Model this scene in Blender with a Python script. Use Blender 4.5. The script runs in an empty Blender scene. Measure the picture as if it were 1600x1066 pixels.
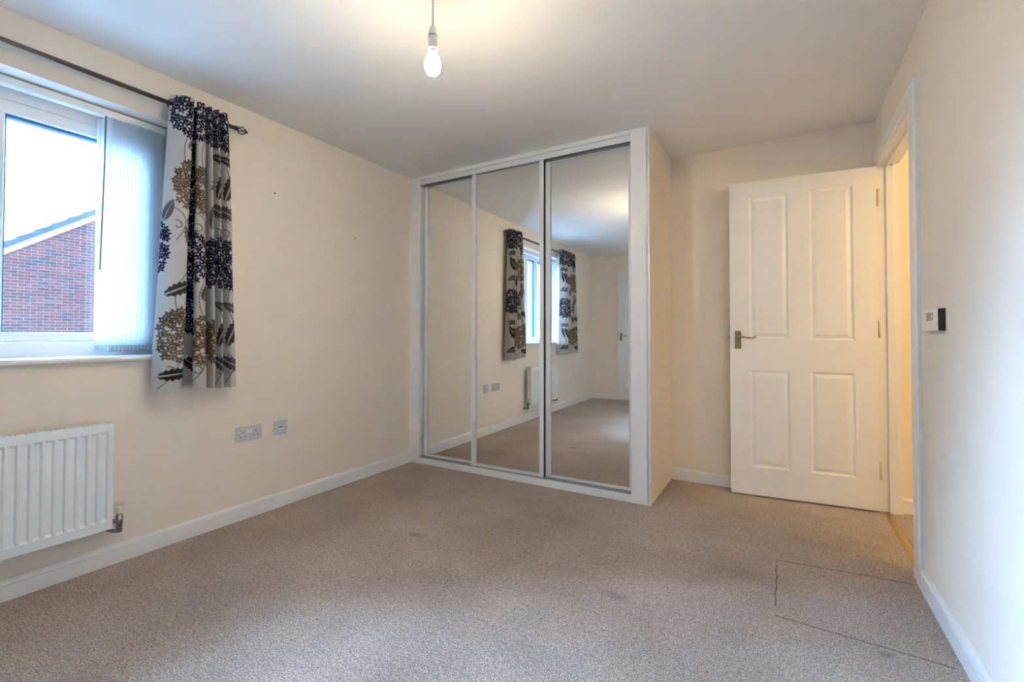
import bpy, bmesh, math, random
import numpy as np
from mathutils import Vector, Matrix
random.seed(7)
rng = np.random.default_rng(7)
SC = bpy.context.scene
COL = SC.collection
R = math.radians

# ------------------------------------------------------------------ measures (metres)
H = 2.273                 # ceiling
W = 3.070                 # right wall plane
D = 3.368                 # back wall plane
REAR = -1.43              # wall behind the camera
DW = 2.754                # wardrobe front plane
WW = 1.904                # wardrobe end panel, outer face
WY0, WY1, WZ0, WZ1 = -0.16, 1.10, 0.905, 2.052     # window opening
DY0, DY1, DZ = 2.523, 3.335, 1.998                 # doorway opening

# ------------------------------------------------------------------ camera
def make_camera():
    yaw, pitch, roll, f, sx, sy = 0.5211, 0.0169, 0.0009, 715.04, 9.13, -22.01
    fwd = Vector((-math.sin(yaw) * math.cos(pitch), math.cos(yaw) * math.cos(pitch), math.sin(pitch)))
    right = Vector((math.cos(yaw), math.sin(yaw), 0))
    up = right.cross(fwd)
    r2 = right * math.cos(roll) + up * math.sin(roll)
    u2 = -right * math.sin(roll) + up * math.cos(roll)
    m = Matrix((r2, u2, -fwd)).transposed().to_4x4()
    m.translation = Vector((2.578, 0.0, 1.0162))
    cam = bpy.data.cameras.new('camera')
    cam.sensor_fit = 'HORIZONTAL'
    cam.sensor_width = 36.0
    cam.lens = f * 36.0 / 1600.0
    cam.shift_x = -sx / 1600.0
    cam.shift_y = sy / 1600.0
    cam.clip_start = 0.02
    cam.clip_end = 300
    o = bpy.data.objects.new('camera', cam)
    COL.objects.link(o)
    o.matrix_world = m
    SC.camera = o
make_camera()

# ------------------------------------------------------------------ sky, lamps, exposure
SKY_COLOR = (0.32, 0.60, 1.0)
SKY_STRENGTH = 15.0
BULB_COLOR = (1.0, 0.82, 0.56)
BULB_STRENGTH = 1650.0
HALL_COLOR = (1.0, 0.74, 0.35)
HALL_WATTS = 32.0
SUN_COLOR = (0.38, 0.62, 1.0)
SUN_STRENGTH = 80.0
SUN_SPREAD = 50.0
SUN_ELEV = 25.0
SUN_AZ = 0.0
EXPOSURE = -0.11

def make_world():
    w = bpy.data.worlds.new('sky')
    SC.world = w
    w.use_nodes = True
    nt = w.node_tree
    bg = nt.nodes['Background']
    # an even overcast sky, a little brighter towards the zenith
    tc = nt.nodes.new('ShaderNodeTexCoord')
    sep = nt.nodes.new('ShaderNodeSeparateXYZ')
    ramp = nt.nodes.new('ShaderNodeValToRGB')
    nt.links.new(tc.outputs['Generated'], sep.inputs[0])
    nt.links.new(sep.outputs['Z'], ramp.inputs[0])
    a, b = SKY_COLOR, (SKY_COLOR[0] * 1.15, SKY_COLOR[1] * 1.15, SKY_COLOR[2] * 1.15)
    ramp.color_ramp.elements[0].position = 0.0
    ramp.color_ramp.elements[0].color = (*a, 1)
    ramp.color_ramp.elements[1].position = 1.0
    ramp.color_ramp.elements[1].color = (*b, 1)
    nt.links.new(ramp.outputs[0], bg.inputs['Color'])
    bg.inputs['Strength'].default_value = SKY_STRENGTH
make_world()

hl = bpy.data.lights.new('hall_lamp', 'POINT')
hl.color = HALL_COLOR
hl.energy = HALL_WATTS
hl.shadow_soft_size = 0.05
hlo = bpy.data.objects.new('hall_lamp', hl)
hlo.location = (4.15, 2.05, 1.86)
COL.objects.link(hlo)

# the sun, spread wide by the cloud, on the side the window looks to
sl = bpy.data.lights.new('sun', 'SUN')
sl.color = SUN_COLOR
sl.energy = SUN_STRENGTH
sl.angle = R(SUN_SPREAD)
slo = bpy.data.objects.new('sun', sl)
sd = Vector((-math.cos(R(SUN_ELEV)) * math.cos(R(SUN_AZ)), math.cos(R(SUN_ELEV)) * math.sin(R(SUN_AZ)), math.sin(R(SUN_ELEV))))
slo.rotation_euler = sd.to_track_quat('Z', 'Y').to_euler()
slo.location = (-6, 0.5, 4)
COL.objects.link(slo)

SC.view_settings.view_transform = 'Standard'
SC.view_settings.look = 'None'
SC.view_settings.gamma = 1.0
SC.view_settings.use_curve_mapping = False
SC.view_settings.exposure = EXPOSURE
SC.cycles.use_denoising = True
SC.cycles.max_bounces = 10
SC.cycles.diffuse_bounces = 6
SC.cycles.glossy_bounces = 5
SC.cycles.transmission_bounces = 6
SC.cycles.transparent_max_bounces = 24
SC.cycles.sample_clamp_indirect = 0.0
SC.cycles.caustics_reflective = False
SC.cycles.caustics_refractive = False

# ------------------------------------------------------------------ materials
MATS = {}
def newmat(name):
    m = bpy.data.materials.new(name)
    m.use_nodes = True
    MATS[name] = m
    nt = m.node_tree
    return m, nt, nt.nodes['Principled BSDF'], nt.nodes['Material Output']

def coords(nt, kind='Object'):
    return nt.nodes.new('ShaderNodeTexCoord').outputs[kind]

def noise(nt, vec, scale, detail=2.0, rough=0.5):
    n = nt.nodes.new('ShaderNodeTexNoise')
    n.inputs['Scale'].default_value = scale
    n.inputs['Detail'].default_value = detail
    n.inputs['Roughness'].default_value = rough
    nt.links.new(vec, n.inputs['Vector'])
    return n.outputs['Fac']

def ramp(nt, fac, stops):
    r = nt.nodes.new('ShaderNodeValToRGB')
    e = r.color_ramp.elements
    while len(e) < len(stops):
        e.new(0.5)
    for k, (p, c) in enumerate(stops):
        e[k].position = p
        e[k].color = (*c, 1)
    nt.links.new(fac, r.inputs[0])
    return r.outputs[0]

def bump(nt, bsdf, height, strength, dist):
    b = nt.nodes.new('ShaderNodeBump')
    b.inputs['Strength'].default_value = strength
    b.inputs['Distance'].default_value = dist
    nt.links.new(height, b.inputs['Height'])
    nt.links.new(b.outputs[0], bsdf.inputs['Normal'])

def simple(name, col, rough=0.5, metal=0.0, var=0.04, nscale=40.0, bmp=0.0, bscale=300.0, spec=None):
    """plain finish with a faint mottling and, if asked, a fine relief"""
    m, nt, b, out = newmat(name)
    c = coords(nt)
    if var > 0:
        lo = tuple(max(0, x * (1 - var)) for x in col)
        hi = tuple(min(1, x * (1 + var)) for x in col)
        nt.links.new(ramp(nt, noise(nt, c, nscale, 3), [(0.3, lo), (0.7, hi)]), b.inputs['Base Color'])
    else:
        b.inputs['Base Color'].default_value = (*col, 1)
    b.inputs['Roughness'].default_value = rough
    b.inputs['Metallic'].default_value = metal
    if spec is not None:
        b.inputs['Specular IOR Level'].default_value = spec
    if bmp > 0:
        bump(nt, b, noise(nt, c, bscale, 2), bmp, 0.001)
    return m

simple('wall_paint', (0.85, 0.775, 0.68), 0.85, var=0.015, nscale=9, bmp=0.25, bscale=420, spec=0.2)
simple('ceiling_paint', (0.86, 0.855, 0.845), 0.9, var=0.01, nscale=6, bmp=0.2, bscale=380, spec=0.15)
simple('gloss_white', (0.82, 0.825, 0.83), 0.32, var=0.015, nscale=14)
simple('door_white', (0.83, 0.835, 0.85), 0.38, var=0.012, nscale=20)
simple('upvc_white', (0.84, 0.87, 0.90), 0.30, var=0.01)
simple('wardrobe_white', (0.81, 0.81, 0.82), 0.45, var=0.012, nscale=12)
simple('wardrobe_panel', (0.80, 0.72, 0.62), 0.5, var=0.012, nscale=12)
simple('white_aluminium', (0.76, 0.79, 0.81), 0.28, var=0.01)
simple('track_grey', (0.30, 0.325, 0.36), 0.5, metal=0.1, var=0.02)
simple('dark_gap', (0.012, 0.012, 0.012), 0.8, var=0)
simple('radiator_enamel', (0.82, 0.86, 0.885), 0.30, var=0.01)
simple('radiator_shade', (0.74, 0.72, 0.62), 0.5, var=0.02)
simple('chrome', (0.42, 0.41, 0.42), 0.22, metal=1.0, var=0.05)
simple('brass', (0.62, 0.42, 0.14), 0.28, metal=1.0, var=0.12, nscale=30)
simple('old_brass', (0.50, 0.39, 0.24), 0.14, metal=1.0, var=0.2, nscale=60)
simple('painted_hinge', (0.74, 0.66, 0.50), 0.45, var=0.05)
simple('pole_metal', (0.125, 0.100, 0.085), 0.30, metal=0.85, var=0.05)
simple('black_iron', (0.018, 0.016, 0.015), 0.45, var=0.1)
simple('plastic_cream', (0.80, 0.78, 0.66), 0.4, var=0.02)
simple('socket_grey', (0.58, 0.575, 0.61), 0.4, var=0.015)
simple('plastic_white', (0.84, 0.83, 0.82), 0.35, var=0.01)
simple('plastic_black', (0.010, 0.010, 0.010), 0.5, var=0)
simple('display_grey', (0.30, 0.29, 0.25), 0.25, var=0.02)
simple('hole_black', (0.015, 0.015, 0.015), 0.9, var=0)
simple('gasket', (0.03, 0.15, 0.27), 0.5, var=0.03)
simple('wand_grey', (0.20, 0.22, 0.20), 0.3, var=0.05)
simple('cable_white', (0.70, 0.66, 0.58), 0.5, var=0.02)
simple('mortar', (0.26, 0.23, 0.21), 0.95, var=0.08, nscale=8)
simple('bargeboard_white', (0.85, 0.87, 0.88), 0.5, var=0.01)
simple('roof_tile', (0.050, 0.058, 0.060), 0.85, var=0.2, nscale=5)
simple('paving', (0.36, 0.355, 0.34), 0.95, var=0.12, nscale=2)
simple('weatherboard', (0.62, 0.64, 0.66), 0.7, var=0.04, nscale=3)

def mirror_mat():
    m, nt, b, out = newmat('mirror_glass')
    b.inputs['Metallic'].default_value = 1.0
    b.inputs['Roughness'].default_value = 0.0
    b.inputs['Base Color'].default_value = (0.985, 0.985, 0.955, 1)
mirror_mat()

def pane_mat():
    m, nt, b, out = newmat('window_glass')
    nt.nodes.remove(b)
    t = nt.nodes.new('ShaderNodeBsdfTransparent')
    t.inputs[0].default_value = (0.94, 0.97, 0.98, 1)
    g = nt.nodes.new('ShaderNodeBsdfGlossy')
    g.inputs['Roughness'].default_value = 0.0
    lw = nt.nodes.new('ShaderNodeLayerWeight')
    lw.inputs['Blend'].default_value = 0.5
    p5 = nt.nodes.new('ShaderNodeMath')
    p5.operation = 'POWER'
    p5.inputs[1].default_value = 5.0
    nt.links.new(lw.outputs['Facing'], p5.inputs[0])
    fr = nt.nodes.new('ShaderNodeMath')
    fr.operation = 'MULTIPLY_ADD'
    fr.inputs[1].default_value = 0.95
    fr.inputs[2].default_value = 0.045
    nt.links.new(p5.outputs[0], fr.inputs[0])
    mx = nt.nodes.new('ShaderNodeMixShader')
    nt.links.new(fr.outputs[0], mx.inputs[0])
    nt.links.new(t.outputs[0], mx.inputs[1])
    nt.links.new(g.outputs[0], mx.inputs[2])
    nt.links.new(mx.outputs[0], out.inputs['Surface'])
pane_mat()

def vane_mat():
    m, nt, b, out = newmat('vane_fabric')
    nt.nodes.remove(b)
    d = nt.nodes.new('ShaderNodeBsdfDiffuse')
    d.inputs[0].default_value = (0.86, 0.88, 0.89, 1)
    t = nt.nodes.new('ShaderNodeBsdfTranslucent')
    t.inputs[0].default_value = (0.88, 0.91, 0.93, 1)
    mx = nt.nodes.new('ShaderNodeMixShader')
    mx.inputs[0].default_value = 0.46
    nt.links.new(d.outputs[0], mx.inputs[1])
    nt.links.new(t.outputs[0], mx.inputs[2])
    nt.links.new(mx.outputs[0], out.inputs['Surface'])
vane_mat()

def bulb_mat():
    m, nt, b, out = newmat('lit_bulb')
    nt.nodes.remove(b)
    e = nt.nodes.new('ShaderNodeEmission')
    e.inputs[0].default_value = (*BULB_COLOR, 1)
    # an LED lamp: bright at the dome, weak towards its neck
    gm = nt.nodes.new('ShaderNodeNewGeometry')
    sp = nt.nodes.new('ShaderNodeSeparateXYZ')
    nt.links.new(gm.outputs['True Normal'], sp.inputs[0])
    mr = nt.nodes.new('ShaderNodeMapRange')
    mr.inputs['From Min'].default_value = 0.42
    mr.inputs['From Max'].default_value = -0.78
    mr.inputs['To Min'].default_value = BULB_STRENGTH * 0.006
    mr.inputs['To Max'].default_value = BULB_STRENGTH
    nt.links.new(sp.outputs['Z'], mr.inputs['Value'])
    nt.links.new(mr.outputs[0], e.inputs[1])
    nt.links.new(e.outputs[0], out.inputs['Surface'])
bulb_mat()

def math_node(nt, op, a, b=None, c=None):
    n = nt.nodes.new('ShaderNodeMath')
    n.operation = op
    for k, v in enumerate((a, b, c)):
        if v is None:
            continue
        if isinstance(v, (int, float)):
            n.inputs[k].default_value = v
        else:
            nt.links.new(v, n.inputs[k])
    return n.outputs[0]

def carpet_mat():
    m, nt, b, out = newmat('carpet')
    c = coords(nt)
    fine = noise(nt, c, 230, 2.5, 0.6)
    mid = noise(nt, c, 62, 2, 0.6)
    broad = noise(nt, c, 1.7, 4, 0.6)
    col = ramp(nt, fine, [(0.33, (0.135, 0.098, 0.078)), (0.5, (0.42, 0.335, 0.275)), (0.67, (0.76, 0.65, 0.56))])
    tint = ramp(nt, broad, [(0.34, (0.80, 0.77, 0.74)), (0.66, (1.07, 1.07, 1.07))])
    mul = nt.nodes.new('ShaderNodeMixRGB')
    mul.blend_type = 'MULTIPLY'
    mul.inputs[0].default_value = 1
    nt.links.new(col, mul.inputs[1])
    nt.links.new(tint, mul.inputs[2])
    midt = ramp(nt, mid, [(0.3, (0.80, 0.80, 0.80)), (0.7, (1.16, 1.16, 1.16))])
    mul2 = nt.nodes.new('ShaderNodeMixRGB')
    mul2.blend_type = 'MULTIPLY'
    mul2.inputs[0].default_value = 1
    nt.links.new(mul.outputs[0], mul2.inputs[1])
    nt.links.new(midt, mul2.inputs[2])
    # worn dirt marks, each at its own place on the carpet
    sep = nt.nodes.new('ShaderNodeSeparateXYZ')
    nt.links.new(c, sep.inputs[0])
    X, Y = sep.outputs[0], sep.outputs[1]
    wob = math_node(nt, 'MULTIPLY', math_node(nt, 'SUBTRACT', noise(nt, c, 30, 2), 0.5), 0.05)
    total = None
    def add(v):
        nonlocal total
        total = v if total is None else math_node(nt, 'MAXIMUM', total, v)
    for (cx, cy, rx, ry, s) in ((0.966, 1.772, 0.07, 0.03, 0.40), (2.01, 1.75, 0.06, 0.035, 0.38), (1.02, 2.17, 0.12, 0.06, 0.16), (1.86, 1.30, 0.20, 0.09, 0.14),
                                (2.86, 1.86, 0.03, 0.02, 0.45), (1.5, 2.3, 0.22, 0.08, 0.14), (2.35, 2.2, 0.3, 0.1, 0.12),
                                (1.2, -0.3, 0.10, 0.04, 0.3), (1.0, -0.75, 0.08, 0.03, 0.4)):
        dx = math_node(nt, 'DIVIDE', math_node(nt, 'ADD', math_node(nt, 'SUBTRACT', X, cx), wob), rx)
        dy = math_node(nt, 'DIVIDE', math_node(nt, 'ADD', math_node(nt, 'SUBTRACT', Y, cy), wob), ry)
        d2 = math_node(nt, 'ADD', math_node(nt, 'MULTIPLY', dx, dx), math_node(nt, 'MULTIPLY', dy, dy))
        add(math_node(nt, 'MULTIPLY', math_node(nt, 'MAXIMUM', math_node(nt, 'SUBTRACT', 1.0, d2), 0.0), s))
    dk = nt.nodes.new('ShaderNodeMixRGB')
    dk.inputs[2].default_value = (0.095, 0.070, 0.055, 1)
    nt.links.new(total, dk.inputs[0])
    nt.links.new(mul2.outputs[0], dk.inputs[1])
    nt.links.new(dk.outputs[0], b.inputs['Base Color'])
    b.inputs['Roughness'].default_value = 1.0
    b.inputs['Specular IOR Level'].default_value = 0.05
    b.inputs['Sheen Weight'].default_value = 0.25
    b.inputs['Sheen Roughness'].default_value = 0.5
    hsum = math_node(nt, 'ADD', fine, math_node(nt, 'MULTIPLY', mid, 0.8))
    bump(nt, b, hsum, 0.8, 0.005)
carpet_mat()

def brick_mat(name, per_object):
    m, nt, b, out = newmat(name)
    c = coords(nt)
    if per_object:
        rnd = nt.nodes.new('ShaderNodeObjectInfo').outputs['Random']
    else:
        rnd = nt.nodes.new('ShaderNodeNewGeometry').outputs['Random Per Island']
    base = ramp(nt, rnd, [(0.0, (0.100, 0.020, 0.016)), (0.35, (0.130, 0.028, 0.020)), (0.6, (0.150, 0.040, 0.030)), (0.78, (0.115, 0.034, 0.027)), (1.0, (0.050, 0.027, 0.027))])
    mp = nt.nodes.new('ShaderNodeMapping')
    mp.inputs['Scale'].default_value = (3, 3, 16)
    nt.links.new(c, mp.inputs[0])
    addn = nt.nodes.new('ShaderNodeVectorMath')
    addn.operation = 'ADD'
    cmb = nt.nodes.new('ShaderNodeCombineXYZ')
    nt.links.new(math_node(nt, 'MULTIPLY', rnd, 37.0), cmb.inputs[0])
    nt.links.new(math_node(nt, 'MULTIPLY', rnd, 91.0), cmb.inputs[1])
    nt.links.new(mp.outputs[0], addn.inputs[0])
    nt.links.new(cmb.outputs[0], addn.inputs[1])
    st = ramp(nt, noise(nt, addn.outputs[0], 1.6, 3), [(0.50, (0, 0, 0)), (0.66, (1, 1, 1))])
    mx = nt.nodes.new('ShaderNodeMixRGB')
    nt.links.new(st, mx.inputs[0])
    nt.links.new(base, mx.inputs[1])
    mx.inputs[2].default_value = (0.034, 0.024, 0.027, 1)
    nt.links.new(mx.outputs[0], b.inputs['Base Color'])
    b.inputs['Roughness'].default_value = 0.9
brick_mat('facing_brick', True)
brick_mat('facing_brick_mass', False)

def curtain_mat():
    m, nt, b, out = newmat('curtain_print')
    a = nt.nodes.new('ShaderNodeAttribute')
    a.attribute_name = 'print'
    c = coords(nt, 'UV')
    nt.nodes.remove(b)
    weave = nt.nodes.new('ShaderNodeTexNoise')
    weave.inputs['Scale'].default_value = 260
    nt.links.new(c, weave.inputs['Vector'])
    wr = ramp(nt, weave.outputs['Fac'], [(0.3, (0.86, 0.86, 0.86)), (0.7, (1.08, 1.08, 1.08))])
    mul = nt.nodes.new('ShaderNodeMixRGB')
    mul.blend_type = 'MULTIPLY'
    mul.inputs[0].default_value = 1
    nt.links.new(a.outputs['Color'], mul.inputs[1])
    nt.links.new(wr, mul.inputs[2])
    d = nt.nodes.new('ShaderNodeBsdfDiffuse')
    t = nt.nodes.new('ShaderNodeBsdfTranslucent')
    nt.links.new(mul.outputs[0], d.inputs[0])
    nt.links.new(mul.outputs[0], t.inputs[0])
    mx = nt.nodes.new('ShaderNodeMixShader')
    mx.inputs[0].default_value = 0.10
    nt.links.new(d.outputs[0], mx.inputs[1])
    nt.links.new(t.outputs[0], mx.inputs[2])
    nt.links.new(mx.outputs[0], out.inputs['Surface'])
curtain_mat()

# ------------------------------------------------------------------ mesh helpers
class MB:
    """collects shapes; build() links them as ONE mesh object"""
    def __init__(self):
        self.v, self.f, self.smooth = [], [], []
    def quad(self, *p, smooth=False):
        n = len(self.v)
        self.v += [tuple(q) for q in p]
        self.f.append(tuple(range(n, n + len(p))))
        self.smooth.append(smooth)
        return self
    def box(self, x0, x1, y0, y1, z0, z1):
        n = len(self.v)
        self.v += [(x, y, z) for z in (z0, z1) for y in (y0, y1) for x in (x0, x1)]
        for q in ((0, 2, 3, 1), (4, 5, 7, 6), (0, 1, 5, 4), (2, 6, 7, 3), (0, 4, 6, 2), (1, 3, 7, 5)):
            self.f.append(tuple(n + k for k in q))
            self.smooth.append(False)
        return self
    def prism(self, prof, fn, t0, t1):
        """closed 2-D outline swept from t0 to t1; fn(a, b, t) gives the point"""
        n = len(self.v)
        k = len(prof)
        self.v += [fn(a, b, t0) for a, b in prof] + [fn(a, b, t1) for a, b in prof]
        for i in range(k):
            j = (i + 1) % k
            self.f.append((n + i, n + j, n + k + j, n + k + i))
            self.smooth.append(False)
        self.f.append(tuple(n + i for i in range(k))[::-1])
        self.f.append(tuple(n + k + i for i in range(k)))
        self.smooth += [False, False]
        return self
    def tube(self, pts, r, seg=10, cap=True):
        pts = [Vector(p) for p in pts]
        rad = r if isinstance(r, (list, tuple)) else [r] * len(pts)
        n0 = len(self.v)
        prev = None
        for i, p in enumerate(pts):
            if i == 0: t = pts[1] - p
            elif i == len(pts) - 1: t = p - pts[i - 1]
            else: t = (pts[i + 1] - p).normalized() + (p - pts[i - 1]).normalized()
            t.normalize()
            if prev is None:
                a = Vector((0, 0, 1)) if abs(t.z) < 0.9 else Vector((1, 0, 0))
                u = t.cross(a).normalized()
            else:
                u = (prev - t * prev.dot(t)).normalized()
            prev = u
            w = t.cross(u)
            for k in range(seg):
                an = 2 * math.pi * k / seg
                self.v.append(tuple(p + (u * math.cos(an) + w * math.sin(an)) * rad[i]))
        for i in range(len(pts) - 1):
            for k in range(seg):
                a = n0 + i * seg + k
                b = n0 + i * seg + (k + 1) % seg
                self.f.append((a, b, b + seg, a + seg))
                self.smooth.append(True)
        if cap:
            self.f.append(tuple(n0 + k for k in range(seg))[::-1])
            e = n0 + (len(pts) - 1) * seg
            self.f.append(tuple(e + k for k in range(seg)))
            self.smooth += [False, False]
        return self
    def lathe(self, prof, c, seg=24, axis='z'):
        """outline of (radius, height) turned about an axis through c"""
        n0 = len(self.v)
        for r, h in prof:
            for k in range(seg):
                an = 2 * math.pi * k / seg
                a, b = r * math.cos(an), r * math.sin(an)
                q = (a, b, h) if axis == 'z' else ((h, a, b) if axis == 'x' else (b, h, a))
                self.v.append((c[0] + q[0], c[1] + q[1], c[2] + q[2]))
        for i in range(len(prof) - 1):
            for k in range(seg):
                a = n0 + i * seg + k
                b = n0 + i * seg + (k + 1) % seg
                self.f.append((a, b, b + seg, a + seg))
                self.smooth.append(True)
        for i, rev in ((0, True), (len(prof) - 1, False)):
            if prof[i][0] > 1e-6:
                fc = tuple(n0 + i * seg + k for k in range(seg))
                self.f.append(fc[::-1] if rev else fc)
                self.smooth.append(False)
        return self
    def ball(self, c, r, seg=12):
        return self.lathe([(max(1e-7, r * math.sin(math.pi * k / 8)), -r * math.cos(math.pi * k / 8)) for k in range(9)], c, seg)
    def build(self, name, mat, parent=None, bevel=0.0, world=True, fixn=True):
        me = bpy.data.meshes.new(name)
        off = Vector((0, 0, 0))
        if parent is not None and world:
            q = parent
            while q is not None:
                off += q.location
                q = q.parent
        me.from_pydata([tuple(Vector(p) - off) for p in self.v], [], self.f)
        me.polygons.foreach_set('use_smooth', self.smooth)
        if fixn:
            bm = bmesh.new()
            bm.from_mesh(me)
            bmesh.ops.recalc_face_normals(bm, faces=bm.faces)
            bm.to_mesh(me)
            bm.free()
        me.materials.append(MATS[mat])
        o = bpy.data.objects.new(name, me)
        COL.objects.link(o)
        if parent is not None:
            o.parent = parent
        if bevel > 0:
            b = o.modifiers.new('bevel', 'BEVEL')
            b.width = bevel
            b.segments = 2
            b.limit_method = 'ANGLE'
            b.angle_limit = R(40)
        return o

def empty(name, loc, rz=0.0):
    o = bpy.data.objects.new(name, None)
    o.location = loc
    o.rotation_euler = (0, 0, rz)
    o.empty_display_size = 0.05
    COL.objects.link(o)
    return o

def tag(o, label, cat, group=None):
    o['label'] = label
    o['category'] = cat
    if group: o['group'] = group
    return o

def struct(o, label=None):
    o['kind'] = 'structure'
    if label: o['label'] = label
    return o

def dup(o, parent=None):
    c = o.copy()
    COL.objects.link(c)
    if parent is not None:
        c.parent = parent
    for ch in list(o.children):
        dup(ch, c)
    return c

# ------------------------------------------------------------------ room shell
TH = 0.28
f = struct(MB().box(-0.02, W + 0.03, REAR - 0.02, D + 0.02, -0.12, 0.0).build('floor', 'carpet'), 'beige pile carpet with worn marks and a square patch')
struct(MB().box(-0.02, 4.72, REAR - 0.02, D + 0.06, H, H + 0.12).build('ceiling', 'ceiling_paint'), 'plain white painted ceiling')
m = MB()
m.box(-TH, 0, REAR - 0.2, WY0, 0, H).box(-TH, 0, WY1, D + 0.2, 0, H)
m.box(-TH, 0, WY0, WY1, 0, WZ0).box(-TH, 0, WY0, WY1, WZ1, H)
wl = struct(m.build('wall_left', 'wall_paint'), 'cream painted window wall')
struct(MB().box(0, W + 0.1, D, D + 0.12, 0, H).build('wall_back', 'wall_paint'), 'cream painted wall behind the open door')
struct(MB().box(0, W, REAR - 0.12, REAR, 0, H).build('wall_rear', 'wall_paint'), 'cream wall seen in the mirrors')
m = MB()
m.box(W, W + 0.1, REAR - 0.12, DY0 - 0.022, 0, H).box(W, W + 0.1, DY1 + 0.022, D, 0, H)
m.box(W, W + 0.1, DY0 - 0.022, DY1 + 0.022, DZ + 0.022, H)
struct(m.build('wall_right', 'wall_paint'), 'cream painted wall with the doorway')

# hall beyond the doorway
struct(MB().box(W + 0.03, 4.62, 1.0, D + 0.02, -0.12, 0.0).build('floor_hall', 'carpet'), 'beige carpet of the hall')
struct(MB().box(W + 0.1, 4.62, D + 0.012, D + 0.12, 0, H).build('wall_hall', 'wall_paint'), 'warm lit hall end wall')
struct(MB().box(4.6, 4.72, 1.0, D + 0.12, 0, H).build('wall_hall_far', 'wall_paint'), 'hall wall opposite the doorway')
struct(MB().box(W + 0.1, 4.72, 0.88, 1.0, 0, H).build('wall_hall_near', 'wall_paint'), 'hall wall out of view')

# baseboards: torus topped profile
SK = [(0, 0), (0.016, 0), (0.016, 0.058), (0.0110, 0.0592), (0.0110, 0.0622), (0.0145, 0.0640), (0.0145, 0.070), (0.012, 0.077), (0.007, 0.082), (0.003, 0.0835), (0, 0.0835)]
SKT = 0.0005
def skirt(name, fn, t0, t1, label):
    return struct(MB().prism(SK, fn, t0, t1).build(name, 'gloss_white'), label)
skirt('baseboard_left', lambda a, b, t: (a + 1e-4, t, b + SKT), REAR, DW, 'white moulded baseboard under the window wall')
skirt('baseboard_right', lambda a, b, t: (W - a - 1e-4, t, b + SKT), REAR, DY0 - 0.122, 'white moulded baseboard on the right wall')
skirt('baseboard_back', lambda a, b, t: (t, D - a - 1e-4, b + SKT), WW, W, 'white moulded baseboard behind the open door')
skirt('baseboard_rear', lambda a, b, t: (t, REAR + a + 1e-4, b + SKT), 0.016, W - 0.016, 'white baseboard seen in the mirror')
skirt('baseboard_hall', lambda a, b, t: (t, D + 0.012 - a - 1e-4, b + SKT), W + 0.1, 4.6, 'white baseboard of the hall')

# carpet: square patch with seams pressed into the pile (children of the floor)
def carpet_patch():
    x0, x1, y0, y1 = 2.555, 3.015, 1.905, 2.41
    nx, ny = 30, 30
    def seam(ax, ay, bx, by, name, r):
        pts = []
        for k in range(13):
            t = k / 12
            jx, jy = (random.uniform(-1, 1) * 0.0025 for _ in (0, 1))
            pts.append((ax + (bx - ax) * t + jx, ay + (by - ay) * t + jy, 0.0))
        mb = MB()
        prof = [(-r, 0.0004), (-r * 0.3, 0.0011), (r * 0.3, 0.0011), (r, 0.0004)]
        d = Vector((bx - ax, by - ay, 0)).normalized()
        nrm = Vector((-d.y, d.x, 0))
        for k in range(12):
            for q in range(3):
                w0, w1 = prof[q], prof[q + 1]
                A, B = Vector(pts[k]), Vector(pts[k + 1])
                mb.quad(A + nrm * w0[0] + Vector((0, 0, w0[1])), B + nrm * w0[0] + Vector((0, 0, w0[1])),
                        B + nrm * w1[0] + Vector((0, 0, w1[1])), A + nrm * w1[0] + Vector((0, 0, w1[1])))
        mb.build(name, 'carpet_seam', f)
    simple('carpet_seam', (0.215, 0.160, 0.125), 1.0, var=0.5, nscale=160, spec=0.02)
    seam(2.556, 2.391, 3.05, 2.437, 'carpet_seam', 0.003)
    seam(2.553, 1.916, 3.03, 1.888, 'carpet_seam', 0.003)
    seam(2.556, 2.33, 2.553, 1.98, 'carpet_seam', 0.0024)
carpet_patch()

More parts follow.
